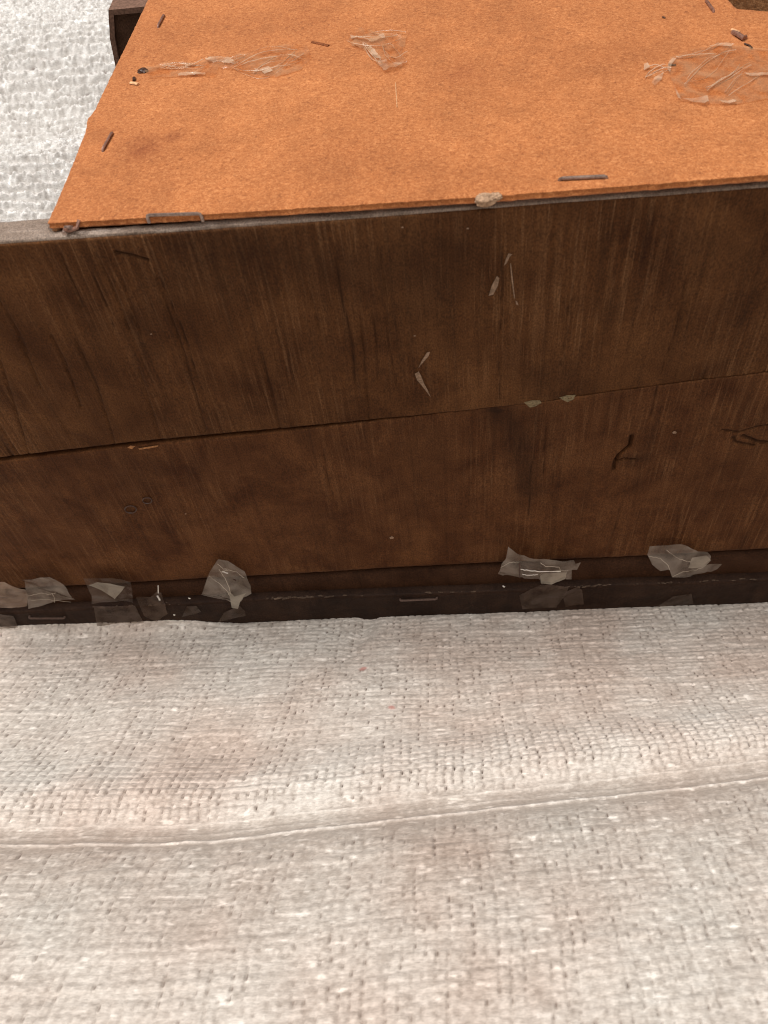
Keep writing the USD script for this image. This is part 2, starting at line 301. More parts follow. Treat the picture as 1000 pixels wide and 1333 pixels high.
def build_cloth():
    X = axis(-.235, .175, .00042, -.9, .9); Y = axis(-.20, .34, .00042, -.75, 1.1)
    # drop what lies below the case
    ix, iy = np.meshgrid(np.arange(len(X)), np.arange(len(Y)))
    x, y = X[ix], Y[iy]
    keepv = ~((x > -.05) & (x < .30) & (y > .012) & (y < .15))
    dense_needed = (y < .02) | (x < -.05)
    idx = -np.ones(x.shape, np.int64)
    keepf = keepv[:-1, :-1] & keepv[1:, :-1] & keepv[:-1, 1:] & keepv[1:, 1:]
    # behind the case coarse rows are enough
    far = (X[None, :-1] > -.05) & (Y[:-1, None] > .15)
    keepf &= ~far
    used = np.zeros(x.shape, bool)
    for a, b in ((0, 0), (0, 1), (1, 0), (1, 1)):
        used[a:used.shape[0]-1+a, b:used.shape[1]-1+b] |= keepf
    idx[used] = np.arange(used.sum())
    f = np.stack([idx[:-1, :-1][keepf], idx[:-1, 1:][keepf], idx[1:, 1:][keepf], idx[1:, :-1][keepf]], -1)
    x, y = x[used], y[used]
    z = ground(x, y)
    # yarns: weft rows along x, bound by warp; slubs and gaps come at random
    e = fold_y(x) - y
    infold = sstep(e + .003*fbm2(x, y, 120, 42, 2), -.0036, -.0004)*(1 - sstep(e + .005*fbm2(x, y, 130, 43, 3), .0045, .0105))
    behind = sstep(y, .0, .03)
    wx = x + .0011*fbm2(x, y, 210, 11, 3) + .005*fbm2(x, y, 24, 12, 2) + behind*.003*fbm2(x, y, 200, 61, 2)
    wy = y + .0013*fbm2(x, y, 230, 13, 3) + .005*fbm2(x, y, 22, 14, 2) + behind*.003*fbm2(x, y, 220, 62, 2)
    wy = wy - .9*(fold_y(x) - fold_y(np.zeros_like(x)))*sstep(e, -.06, -.01)
    PV, PU = .00215, .0027
    rv = wy/PV; i = np.floor(rv); fv = rv - i
    ru = wx/PU + .22*(hash2(i, i*0, 4) - .5); j = np.floor(ru); fu = ru - j
    near_end = np.where(fu > .5, j + 1, j)
    nick = hash2(i, near_end, 9); nick2 = hash2(near_end, np.floor(i/7 + hash2(near_end, near_end*0, 5)*3), 33); nick3 = hash2(i, np.floor(near_end/6), 35)
    open_ = .10*swell_(e) + .40*nick + .38*nick2 + .22*nick3 + .45*fbm2(x, y, 60, 18, 3)
    eu = np.minimum(fu, 1 - fu)*PU
    swell = np.exp(-((e + .0125)/.011)**2)                     # the big loops on the bulge beside the seam
    row = np.sqrt(np.clip(1 - (2*fv - 1)**2, 0, 1))
    pillow = np.clip(1 - np.abs(2*fu - 1)**3.0, 0, 1)**.6
    dive = .12 + (.5 + .25*swell)*sstep(open_ + .12*swell, .3, .8)
    loop = 1 - dive*(1 - pillow)
    thick = .72 + .5*hash2(i, i*0, 51) + .35*(hash2(i, np.floor(ru*.5), 52) - .5)
    h = (.58 + .42*row)*loop*np.clip(thick, .5, 1.3)
    wobble = .5 + .28*(nick - .5)
    hw = .00010 + .00016*hash2(near_end, i, 71)
    ends = np.exp(-(eu/hw)**2)*sstep(np.abs(fv - wobble), .40, .14)
    hole = ends*(.35 + .65*sstep(open_, .46, .64))*sstep(open_, .25, .45)*sstep(fbm2(x, y, 420, 72, 2), -.20, .06)
    gsel = sstep(fbm2(x*.3, y, 130, 19, 3) + .22*swell, .04, .20)
    groove = np.exp(-(np.minimum(fv, 1 - fv)/.09)**2)*gsel
    fine = fbm2(x*.8, y*1.9, 1000, 31, 3)
    fuzz = fbm2(x, y, 560, 32, 3)
    ph1 = wy/.0034 + 1.0*fbm2(x*.45, y, 300, 36, 2); ph2 = wx/.0044 + 1.5*fbm2(x*.7, y, 260, 37, 2) + .5*np.floor(ph1)
    boucle = (.5 + .5*np.cos(2*np.pi*ph1))**.7*(.55 + .45*(.5 + .5*np.cos(2*np.pi*ph2))) - .7*np.abs(fbm2(wx*.6, wy, 380, 39, 2)) + .13
    h = h + .26*fine + .62*fuzz - .8*hole - .25*groove
    h = h*(1 - .55*behind) + behind*(1.8*boucle + .22*fuzz)
    amp = .00085*(1 + 1.0*behind + .35*swell)
    # the seam: threads running along the fold, one pale thread raised at its near side, its highlight painted in
    wob = e + .0016*fbm2(x*.5, y*0, 60, 44, 4) + .0005*fbm2(x, y*0, 420, 47, 2)
    lw = 1 + 1.6*fbm2(x, y*0, 160, 48, 2)
    line1 = np.exp(-((wob - .0048)/(.00036*lw))**2)*(.55 + .9*np.clip(.5 + fbm2(x, y*0, 90, 45, 3), 0, 1))
    line0 = np.exp(-((wob + .0010)/.0004)**2) + .6*np.exp(-((wob - .0082 - .002*fbm2(x, y*0, 25, 54, 2))/.0004)**2)*(.4 + fbm2(x, y*0, 60, 55, 2)) + .8*np.exp(-((wob - .0022 - .002*fbm2(x, y*0, 25, 49, 2))/.0003)**2)
    strands = fbm2(x*.12, wob*5, 500, 41, 3)
    z = z + (h*amp)*(1 - .8*infold) + infold*.0004*strands + .0009*line1 + .0005*line0
    gap = np.clip(hole*1.1 + .4*groove, 0, 1)*(1 - .9*infold)*(1 - .25*sstep(e, 0, .02))*(1 - behind) + .95*behind*sstep(-boucle, -.22, .10)  # brown backing in the holes; shade of grooves and rear loops painted in
    glint = sstep(fbm2(x*.45, y*1.6, 620, 38, 2), .14, .30)
    tone = np.clip(.36 + .9*fine + .9*fuzz + .75*glint + .18*swell - .30*infold + .5*infold*strands + .8*line1 + .4*line0  - .18*sstep(e, .0, .004)*(1 - sstep(e, .01, .05)), 0, 1)  # glints, bulge highlight and fold shade painted into the tone
    stain = np.zeros_like(x)
    for c, r in zip(STAINS, (.0019, .0015)):
        stain = np.maximum(stain, sstep(1 - np.hypot((x - c[0]), (y - c[1])*1.3)/r + 1.1*fbm2(x, y, 700, 51, 2), .05, .6))
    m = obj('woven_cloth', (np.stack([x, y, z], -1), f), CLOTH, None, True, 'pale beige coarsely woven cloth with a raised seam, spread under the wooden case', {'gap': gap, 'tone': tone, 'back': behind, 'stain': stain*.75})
    m.SetCustomDataByKey('category', 'cloth'); m.SetCustomDataByKey('kind', 'structure')
build_cloth()

# ------------------------------------------------------------------ the wooden case
case_x = UsdGeom.Xform.Define(stage, '/World/wooden_case'); case_x.AddTranslateOp().Set(Gf.Vec3d(0, 0, 0))
case = case_x.GetPrim()
case.SetCustomDataByKey('label', 'dark stained wooden case with an orange fibreboard back, set on the woven cloth')
case.SetCustomDataByKey('category', 'wooden case')
HT = .18
CR = face([(-120, 614), (0, 600), (170, 580), (330, 565), (480, 549), (640, 530), (700, 524), (800, 510), (900, 497), (1000, 485), (1150, 462)])
def crack_z(x): return np.interp(x, CR[:, 0], CR[:, 1]) + .0005*fbm1(x, 260, 2, 3)
GR = face([(0, 775), (110, 764), (325, 762), (500, 748), (650, 740), (935, 727), (1000, 722)])
def groove_z(x): return np.interp(x, GR[[0, 3, 6], 0], GR[[0, 3, 6], 1]) + .0004*fbm1(x, 90, 8, 3)
BK = face([(0, 794), (100, 788), (330, 776), (600, 766), (1000, 749)])
def black_z(x): return np.interp(x, BK[:, 0], BK[:, 1]) + .0006*fbm1(x, 300, 9, 4)
X0, X1, TH = -.175, .24, .0085
KNOT = face([(822, 568), (820, 580), (806, 592), (801, 600), (799, 612)]); KNOT2 = face([(801, 602), (812, 598), (828, 600)])
NICKS = [face(p) for p in ([(150, 328), (175, 333), (193, 338)], [(968, 568), (985, 575), (1010, 578)], [(940, 560), (962, 563), (985, 556), (1010, 552)], [(955, 570), (958, 576), (982, 580)])]
CUTS = [face(p) for p in ([(0, 470), (16, 520), (37, 592)], [(24, 440), (40, 475), (52, 505)], [(66, 436), (84, 470), (105, 530)], [(98, 440), (125, 500), (149, 576)], [(204, 360), (238, 455), (268, 562)], [(78, 330), (96, 372), (108, 400)], [(124, 330), (150, 380), (168, 430)], [(468, 412), (474, 460), (480, 545)], [(180, 480), (196, 530), (208, 570)], [(340, 460), (356, 520), (364, 560)])]
def surf(x, z):
    return np.where(z > crack_z(x), .0016*fbm2(x, z, 17, 36, 3), .0016*fbm2(x, z, 17, 62, 3))
def board(zlo, zhi, seed, rlo, rhi, upper):
    xs = np.arange(X0, X1, .00045); ts = np.linspace(0, 1, 190)
    x, t = np.meshgrid(xs, ts)
    a, b = zlo(xs)[None, :], zhi(xs)[None, :]
    z = a + (b - a)*t
    d = .0
    dl, dh = (z - a), (b - z)
    y = np.zeros_like(x)
    Lf = .06 + .94*sstep(-x, -.035, .03)
    for dd, r in ((dl, rlo*(Lf if upper else 1)), (dh, rhi*(1 if upper else Lf))):
        q = np.clip(1 - dd/r, 0, 1); y += r*(1 - np.sqrt(1 - q*q*.98))
    slant = x + (.0 if upper else .02)*(z - .1)
    cor = meshkit.fbm(np.stack([slant*620, z*14, np.full_like(x, seed)], -1), 3, seed) - .5
    act = sstep(fbm2(x, z, 26, seed+3, 2), -.12, .12)
    y += .00022*cor*(.35 + act) + .0016*fbm2(x, z, 17, seed+5, 3) + .00022*fbm2(x, z, 420, seed+6, 2)
    dark_marks = np.zeros_like(x)  # cuts and cracks darkened where they are carved, plus stains and blotches
    # saw cuts: single deeper lines
    rng = np.random.default_rng(seed)
    for _ in range(46 if upper else 14):
        cx = rng.uniform(-.13, .13); cx = cx - .05*rng.random()*(rng.random() < .5); z0 = rng.uniform(.035, .17); ln = rng.uniform(.012, .045)
        dx = np.abs(x - cx - .0004*np.sin(z*180 + cx*900) - .03*(z - z0)*(cx*6)); w = rng.uniform(.00012, .0003)
        g = np.exp(-(dx/w)**2)*sstep(z, z0, z0 + .004)*(1 - sstep(z, min(z0 + ln, .168), min(z0 + ln + .006, .174)))
        y += .0005*g; dark_marks = np.maximum(dark_marks, g*rng.uniform(.3, .75))
    if not upper:
        for ln, w, dep in ((KNOT, .00038, .0018), (KNOT2, .00032, .0012), (NICKS[1], .0006, .0010), (NICKS[2], .0003, .0006), (NICKS[3], .0004, .0008)):
            g = np.exp(-(seg_dist(x + .0003*fbm2(x, z, 700, 77, 2), z, ln)/w)**2); y += dep*g; dark_marks = np.maximum(dark_marks, .8*g)
        kc = KNOT2[2]; rr = np.hypot((x - kc[0]), (z - kc[1])*1.5)
        y += .0006*np.exp(-(rr/.006)**2); dark_marks = np.maximum(dark_marks, .45*np.exp(-(rr/.0045)**2))
        st = face([(648, 535), (672, 560), (690, 640)]); dark_marks = np.maximum(dark_marks, .5*np.exp(-(seg_dist(x + .004*fbm2(x, z, 90, 70, 3), z, st)/.0045)**2))
        top_d = face([(640, 533), (650, 536)]); dark_marks = np.maximum(dark_marks, .8*np.exp(-(seg_dist(x, z, top_d)/.0018)**2))
    else:
        for ln, w_, k_ in ((face([(250, 345), (330, 335), (420, 345), (560, 352)]), .011, .36), (face([(560, 380), (540, 410), (590, 330)]), .009, .3), (face([(880, 330), (960, 345)]), .006, .2)):
            dark_marks = np.maximum(dark_marks, k_*np.exp(-(seg_dist(x + .02*fbm2(x, z, 40, 70, 3), z + .02*fbm2(x, z, 40, 73, 3), ln)/w_)**2))
        for ln in CUTS:
            g = np.exp(-(seg_dist(x + .0004*fbm2(x*.3, z, 200, 79, 2), z, ln)/.00028)**2); y += .0006*g; dark_marks = np.maximum(dark_marks, .5*g*(.4 + sstep(fbm2(x, z, 150, 83, 2), -.2, .2)*.5))
        g = np.exp(-(seg_dist(x + .0003*fbm2(x, z, 700, 78, 2), z, NICKS[0])/.00035)**2); y += .0008*g; dark_marks = np.maximum(dark_marks, .8*g)
    dark_marks = np.maximum(dark_marks, .16*sstep(fbm2(x, z*.8, 42, seed+9, 4), .07, .2))
    front = np.stack([x, y, z], -1); back = np.stack([x, np.full_like(x, TH), z], -1)
    v, f = slab(front, back)
    return (v, f), {'dark_marks': np.concatenate([dark_marks.ravel(), np.zeros(dark_marks.size)])}
m, at = board(lambda x: crack_z(x) - .00006 + .0012*sstep(-x, -.03, .05), lambda x: HT + .0001*fbm1(x, 60, 20, 3), 31, .0006, .0009, True)
obj('wood_board', m, WOOD_UP, case, True, 'upper wooden board with fine vertical saw marks', at)
m, at = board(groove_z, lambda x: crack_z(x) - .0001 - .0004*fbm1(x, 110, 33, 2), 57, .006, .0008, False)
obj('wood_board', m, WOOD_LOW, case, True, 'lower wooden board with a cracked knot and a rounded bottom edge', at)
# lower mouldings
def strip(zlo, zhi, yf, rough, seed, n=26, r=.001, yb=TH):
    xs = np.arange(X0, X1, .0006); x, t = np.meshgrid(xs, np.linspace(0, 1, n))
    a, b = zlo(xs)[None, :], zhi(xs)[None, :]; z = a + (b - a)*t
    q = np.clip(1 - (b - z)/r, 0, 1)
    y = yf + r*(1 - np.sqrt(1 - q*q*.98)) + rough*fbm2(x, z, 300, seed, 4) + 2*rough*fbm2(x, z, 40, seed+1, 2)
    return slab(np.stack([x, y, z], -1), np.stack([x, np.full_like(x, yb), z], -1))
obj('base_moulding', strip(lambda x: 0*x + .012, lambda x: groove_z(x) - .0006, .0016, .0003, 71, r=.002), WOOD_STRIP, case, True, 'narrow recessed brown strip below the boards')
edge = obj('edge_strip', strip(lambda x: 0*x - .022, black_z, -.0016, .0005, 81, n=40, r=.0008), BLACK, case, True, 'black edge strip along the foot of the case')
# torn paper edge on the black strip
def fray():
    ms = []; rng = np.random.default_rng(5)
    xs = np.arange(-.13, .15, .0004)
    dens = fbm1(xs, 60, 88, 3)
    for x, dn in zip(xs, dens):
        if rng.random() < .10 + 2.2*max(dn, -.04):
            s = rng.uniform(.0002, .0007); z = float(black_z(np.array([x]))[0])
            b = trimesh.creation.icosphere(1, 1.0); b.vertices *= (s*rng.uniform(.7, 2.2), s*.5, s*rng.uniform(.25, .6))
            b.vertices += rng.normal(0, .06*s, b.vertices.shape)
            b.apply_translation((x, -.0014 + rng.uniform(-.0003, .0006), z + rng.uniform(-.0007, .0003))); ms.append(b)
    return trimesh.util.concatenate(ms)
p = obj('frayed_edge', fray(), FRAY, edge, False, 'pale torn paper specks along the top of the black strip'); p.SetCustomDataByKey('kind', 'stuff')

# grey top edge of the front board: a thin worn capping, and the walls below the back panel
def rim():
    xs = np.arange(X0, X1, .0006); x, t = np.meshgrid(xs, np.linspace(0, 1, 22))
    wide = sstep(-xs, -PL + .0006, -PL + .0016)
    ye = (.0024 + .0008*fbm1(xs, 120, 98, 4) + .0006*fbm1(xs, 500, 99, 2))*(1 - wide) + (TH - .0002)*wide
    yb = TH + .0003 + .0008*fbm1(xs, 80, 97, 3)[None, :]
    y = .0004 + (surf(x, x*0 + HT) + .0001*fbm1(xs, 240, 95, 4)[None, :])*(1 - t) + (yb - .0004)*t
    z = HT + .0009 + .0005*fbm2(x, y, 300, 94, 4) + .0003*fbm2(x*.3, y, 1400, 93, 2) - .0007*(1 - t)**8 - .0005*t**8
    z = z - .0011*sstep(y, ye[None, :], ye[None, :] + .0004)
    return slab(np.stack([x, y, z], -1), np.stack([x, y, np.full_like(x, HT - .0008)], -1))
PL = hit(62, 296, 2, HT + .003)[0]
obj('board_edge', rim(), WOOD_RIM, case, True, 'worn grey top edge of the front board')
obj('side_wall', box(PL + .003, PL + .011, TH + .0005, .16, -.02, HT), WOOD_INNER, case)
obj('side_wall', box(.206, .214, TH + .0005, .16, -.02, HT), WOOD_INNER, case)
obj('end_wall', box(PL + .0115, .2055, .151, .16, -.02, HT), WOOD_INNER, case)
obj('floor_board', box(PL + .0115, .2055, TH + .0005, .1505, -.018, -.010), WOOD_INNER, case)
# cross board that sticks out on the left, beyond the back panel
def side_block():
    y0 = hit(140, 13, 2, HT - .001)[1]
    pts = face([(141, 13), (143, 50), (150, 85), (158, 130)], y0)
    zr = HT - .001
    outer = [(pts[0][0], zr)] + [(a, b) for a, b in pts[1:]] + [(pts[-1][0] + .004, .02), (PL + .0029, .02), (PL + .0029, zr)]
    pts2 = []
    P = Polygon(outer); Q = P.buffer(-.0017, join_style=2)
    fr = trimesh.creation.extrude_polygon(P.difference(Q), .0085, engine='earcut')
    pn = trimesh.creation.extrude_polygon(Q.buffer(-.00005), .0065, engine='earcut')
    R = np.array([[1, 0, 0, 0], [0, 0, 1, 0], [0, 1, 0, 0], [0, 0, 0, 1.0]])
    out = []
    for m_, off in ((fr, 0), (pn, .0014)):
        v = m_.vertices.copy(); w = np.stack([v[:, 0], y0 + off + v[:, 2], v[:, 1]], -1)
        w[:, 1] += -.10*(w[:, 0] - pts[0][0])*0
        out.append(trimesh.Trimesh(w, m_.faces[:, ::-1], process=False))
    return out
fr, pn = side_block()
sb = obj('side_block', pn, WOOD_INNER, case, False, 'dark brown wooden block sticking out at the far left of the back panel')
obj('block_rim', fr, plain('lit_block_rim', (.17, .095, .066), .7, spec=.15), sb)  # paler than the block: light caught by the edge, put into the colour
# dark wood below the opening in the panel
obj('cross_bar', box(.085, .2055, .07, .1505, .15, HT - .0004), WOOD_UP, case, False, 'dark wooden bar seen through the opening in the back panel')

# ------------------------------------------------------------------ orange fibreboard back panel
ZP, TP = HT + .0014, .0021
ZT = ZP + TP
def ring_pts(c, step, amp, seed):
    c = np.array(c, float); ls = LineString(np.vstack([c, c[:1]])); n = int(ls.length/step)
    s = np.linspace(0, ls.length, n, endpoint=False); p = np.array([ls.interpolate(a).coords[0] for a in s])
    nx = np.roll(p, -1, 0) - np.roll(p, 1, 0); nx /= np.linalg.norm(nx, axis=1)[:, None]; nr = np.stack([nx[:, 1], -nx[:, 0]], -1)
    return p, nr, s
fe = top([(62, 289), (280, 277), (640, 254), (820, 240), (1000, 226)], ZT)
le = top([(62, 289), (90, 224), (118, 155), (150, 87), (192, 0)], ZT)
outer = [tuple(fe[0]), tuple(fe[1]), tuple(fe[2]), tuple(fe[3]), tuple(fe[4]), (.212, fe[4][1] - .0002), (.212, .162), (le[4][0] + .002, .162), tuple(le[4]), tuple(le[3]), tuple(le[2]), tuple(le[1])]
hole = top([(941, -14), (949, 0), (959, 10), (1003, 14), (1150, 24)], ZT)
hx = hole[-1]
hole_c = [tuple(hole[0]), (hole[0][0], .135), (hx[0], .135), tuple(hx), tuple(hole[3]), tuple(hole[2]), tuple(hole[1])]
def panel():
    V, F, D = [], [], []
    def add(v): V.append(v); return sum(len(q) for q in V[:-1])
    caps = []
    for c, sgn in ((outer, 1), (hole_c, 1)):
        p, nr, s = ring_pts(c, .0008, 0, 0)
        j = (.0003*fbm1(s, 900, 61, 3) + .0003*fbm1(s, 40, 62, 3))[:, None]*2
        lump = np.exp(-(np.hypot(p[:, 0] - le[2][0], p[:, 1] - le[2][1])/.0035)**2)[:, None]*.0009*(c is outer)
        base = p + nr*(j + lump)
        zj = .0003*fbm1(s, 500, 63, 3)
        jj = (.0009*fbm1(s, 900, 66, 2))[:, None]
        levels = [(-.0004, 0), (.0002, TP*.3), (-.0001, TP*.62), (.0001, TP*.88), (-.0005, TP)]
        rings = []
        for q, (o, h) in enumerate(levels):
            xy = base + nr*(o + jj*(q in (1, 2)))
            rings.append(np.column_stack([xy, ZP + h + zj*(q > 0)*(q < 4)]))
        n = len(p); off = add(np.vstack(rings))
        for q in range(len(levels)-1):
            a = np.arange(n) + off + q*n; b = np.roll(np.arange(n), -1) + off + q*n
            F.append(np.vstack([np.stack([a, b, b+n], 1), np.stack([a, b+n, a+n], 1)]))
        caps.append((rings[0], rings[-1], off, n))
    for w in (0, 1):
        pts = np.vstack([caps[0][w][:, :2], caps[1][w][:, :2]]); ends = np.array([caps[0][3], caps[0][3] + caps[1][3]], np.uint32)
        t = mapbox_earcut.triangulate_float64(pts, ends).reshape(-1, 3).astype(int)
        q = 0 if w == 0 else 4
        mapi = np.concatenate([caps[0][2] + q*caps[0][3] + np.arange(caps[0][3]), caps[1][2] + q*caps[1][3] + np.arange(caps[1][3])])
        t = mapi[t]
        allv = np.vstack(V); a = allv[t]; nz = np.cross(a[:, 1]-a[:, 0], a[:, 2]-a[:, 0])[:, 2]
        want = -1 if w == 0 else 1
        t[nz*want < 0] = t[nz*want < 0][:, ::-1]
        F.append(t)
    return np.vstack(V), np.vstack(F)
pan = obj('back_panel', panel(), FIBRE, case, 35, 'orange fibreboard back panel stapled to the case')

# staples
def staple(a, b, z, parent, m=STEEL, w=.0010, lift=.0004, leg=.0016, bow=0.0, label=None, nrm=(0, 0, 1)):
    a, b = np.array(a, float), np.array(b, float); n = np.array(nrm, float)
    t = (b - a)/np.linalg.norm(b - a); r = w*.8
    pts = [a - n*leg, a - n*r*.4, a + n*(lift*.6) + t*r*.25, a + n*lift + t*r]
    for k in np.linspace(.15, .85, 6): pts.append(a + (b - a)*k + n*(lift + bow*math.sin(math.pi*k)))
    pts += [b + n*lift - t*r, b + n*(lift*.6) - t*r*.25, b - n*r*.4, b - n*leg]
    return obj('staple', wire(pts, w, w*.75, (t[1], -t[0], 0) if abs(n[2]) > .5 else (0, 0, 1)), m, parent, 40, label)
def tp(px, py, z=ZT): return hit(px, py, 2, z)
staple(tp(214, 21), tp(206, 36), ZT, pan, STEEL, label='short rusty staple near the left edge of the panel, the upper one')
staple(tp(147, 174), tp(134, 197), ZT, pan, STEEL, label='rusty staple near the left edge of the panel, above its corner')
a, b = tp(192, 281), tp(262, 279); a[1] -= .0003; b[1] -= .0003
staple(a, b, ZT, pan, STEEL_GREY, .0009, .0004, .0016, label='wide grey staple standing over the front edge of the panel')
staple(tp(728, 235), tp(790, 232), ZT, pan, STEEL_GREY, .0010, .0005, label='grey staple flat beside the front edge of the panel')
staple(tp(919, 2), tp(929, 16), ZT, pan, STEEL, label='rusty staple beside the opening in the panel')
# bent broken staple at the corner and torn staple on the right
z_ = ZP + .001
q = [tp(104, 283, ZT), tp(102, 293, ZP + .001), tp(92, 297, ZP), tp(84, 296, ZP + .0008)]
for k in q: k[1] -= .001
obj('broken_staple', wire(np.array(q), .0009), STEEL, pan, 40, 'bent broken staple at the corner of the panel')
obj('broken_staple', wire(np.array([tp(84, 303, HT + .0015) + (0, -.0003, 0), tp(88, 296, ZP) + (0, -.0008, .0005), tp(95, 293, ZP + .001) + (0, -.001, 0)]), .0012), STEEL_GREY, pan, 40)
obj('torn_staple', wire(np.array([tp(954, 43) + (0, 0, .0002), tp(960, 48) + (0, 0, .0007), tp(967, 53) + (0, 0, .0007), tp(970, 50) + (0, 0, .0003)]), .0013), STEEL, pan, 40, 'torn staple lifted out of the board on the right')
def sliver(pts, w, m, label=None, zz=.0003, name='torn_fibre'):
    P = np.array([tp(*p) + (0, 0, zz) for p in pts]); return obj(name, wire(P, w, w*.5), m, pan, 40, label)
sliver([(952, 41), (957, 43), (962, 45)], .0010, CHIP, zz=.0006); sliver([(969, 58), (975, 60), (979, 64)], .0006, DARKBIT, name='dark_slit')
sliver([(870, 85), (875, 85.5), (880, 85.5)], .0006, DARKBIT, name='dark_slit')
sliver([(862, 23), (866, 24)], .0005, DARKBIT, name='dark_slit')
sliver([(170, 109), (175, 109.5), (180, 111)], .0012, CHIP, 'pale torn fibre beside the tape end')
sliver([(175, 102), (175, 106)], .0010, DARKBIT, name='dark_slit')
sliver([(406, 55), (416, 57), (428, 60)], .0011, GOUGE, 'dark gouge left of the middle tape', .0001, 'gouge')
sliver([(515, 108), (516, 125), (517, 140)], .0002, CHIP, None, .0001, 'scratch')

def lump(px, py, s, m, parent, name, label=None, z=ZT, seed=1, flat=.5):
    b = trimesh.creation.icosphere(3, 1.0); n = meshkit.fbm(b.vertices*2.1 + seed, 3, seed)[:, None]
    b.vertices *= (.6 + .8*n); b.vertices *= np.array([s[0], s[1], s[0]*flat]); c = tp(px, py, z); b.apply_translation(c)
    return obj(name, b, m, parent, True, label)
lump(186, 93, (.0016, .0013), DARKBIT, pan, 'dark_glue_spot', 'dark lump of glue at the left end of the tape', seed=3)
lump(632, 260, (.0024, .0016), CHIP_GREY, pan, 'torn_bit', 'pale ragged bit of board hanging from the front edge', ZT - .0008, 6, .55)
lump(645, 256, (.0016, .0012), CHIP_GREY, pan, 'torn_bit', None, ZT - .0004, 8, .5)

# clear tape on the panel
def panel_tape(pts, m, seed, amp, label, sc=160, step=.0006, base=.00025, stretch=(1, 1)):
    p, t = sheet(top(pts, ZT), step, seed)
    z = ZT + base + amp*crumple(p[:, 0]*stretch[0], p[:, 1]*stretch[1], sc, seed, 3)
    return obj('tape_scrap', (np.column_stack([p, z]), t), m, pan, True, label)
t1 = panel_tape([(186, 90), (215, 84), (262, 84), (270, 75), (300, 76), (340, 66), (372, 60), (400, 62), (407, 76), (392, 92), (362, 102), (330, 100), (305, 92), (285, 90), (280, 103), (262, 100), (232, 101), (195, 103)], CLEAR, 11, .0013, 'long wrinkled clear tape scrap on the left of the panel', 190, stretch=(.6, 1.3))
t2 = panel_tape([(452, 46), (472, 39), (500, 46), (530, 50), (527, 62), (522, 72), (531, 83), (515, 93), (499, 96), (492, 88), (488, 74), (472, 66), (455, 60)], CLEAR, 12, .0018, 'crumpled clear tape scrap in the middle of the panel', 240)
t3 = panel_tape([(872, 77), (905, 64), (945, 59), (985, 64), (1010, 66), (1040, 90), (1040, 128), (1000, 130), (960, 137), (920, 137), (885, 133), (880, 122), (876, 112), (868, 90)], CLEAR, 13, .0006, 'large clear tape patch at the right of the panel', 120, .0008)
def pale_bit(pts, parent, seed, amp=.0005, m=CLEAR_PALE, base=.0005):
    p, t = sheet(top(pts, ZT), .0005, seed)
    z = ZT + base + amp*crumple(p[:, 0], p[:, 1], 300, seed, 2)
    return obj('torn_edge', (np.column_stack([p, z]), t), m, parent, True)
def creases(parent, spots, seed, w=.0002):
    rng = np.random.default_rng(seed)
    for (x0, y0, x1, y1, n, bow) in spots:
        for k in range(n):
            a_ = np.array([x0, y0]) + rng.normal(0, 2.2, 2); b_ = np.array([x1, y1]) + rng.normal(0, 3.5, 2)
            q_ = np.linspace(0, 1, 9); nn = np.array([-(b_ - a_)[1], (b_ - a_)[0]]); sg = bow*rng.uniform(-1, 1.2)
            ctr = a_ + (b_ - a_)*q_[:, None] + nn*(sg*np.sin(np.pi*q_))[:, None] + np.cumsum(rng.normal(0, .8, (9, 2)), 0)
            P_ = np.array([tp(*c_) + (0, 0, .0005 + .0004*math.sin(3*k + 5*u_)) for c_, u_ in zip(ctr, q_)])
            obj('crease', wire(P_, w*rng.uniform(.6, 1.5), w*.7), CLEAR_PALE, parent, 60)
creases(t1, [(305, 88, 385, 70, 5, .25), (330, 98, 395, 80, 4, .3), (210, 92, 265, 90, 3, .08), (215, 88, 268, 83, 3, .1), (275, 82, 320, 74, 3, .2)], 1)
creases(t2, [(455, 52, 520, 52, 4, .15), (475, 58, 500, 82, 4, .15), (500, 60, 525, 76, 3, .2)], 2)
creases(t3, [(890, 112, 950, 72, 4, .12), (920, 118, 968, 84, 4, .12), (880, 78, 940, 62, 3, .1), (945, 125, 985, 92, 3, .1), (840, 100, 868, 88, 4, .2)], 3)
pale_bit([(268, 79), (285, 76), (300, 78), (312, 86), (300, 86), (288, 83), (272, 84)], t1, 21, .0012)
pale_bit([(232, 98), (255, 96.5), (268, 97), (268, 99.5), (250, 100.5), (233, 101)], t1, 22, .0006)
pale_bit([(338, 92), (350, 90), (356, 96), (345, 99)], t1, 23, .001)
pale_bit([(492, 84), (503, 80), (508, 85), (520, 85), (531, 83), (516, 92), (500, 96)], t2, 24, .0015)
pale_bit([(456, 48), (464, 50), (480, 53), (500, 48), (502, 52), (484, 57), (470, 55), (458, 54)], t2, 25, .0012)
pale_bit([(478, 62), (488, 68), (497, 80), (490, 80), (482, 72)], t2, 26, .0012)
pale_bit([(868, 92), (870, 84), (876, 78), (880, 79), (874, 86), (872, 97)], t3, 27)
pale_bit([(838, 86), (843, 84), (846, 90), (838, 94)], t3, 28); pale_bit([(852, 103), (864, 96), (861, 106), (852, 114), (848, 110)], t3, 29)
pale_bit([(876, 112), (881, 120), (886, 131), (882, 130)], t3, 30)
pale_bit([(888, 131), (905, 131), (920, 129), (922, 136), (916, 139), (900, 135)], t3, 31, .0008)
pale_bit([(935, 135.5), (950, 134), (958, 134.5), (956, 137), (940, 138)], t3, 32, .001)
pale_bit([(965, 95), (972, 98), (1005, 97), (1005, 101), (975, 102)], t3, 33, .0008)
pale_bit([(922, 62), (945, 58), (956, 60), (950, 63), (935, 62)], t3, 34, .0006)

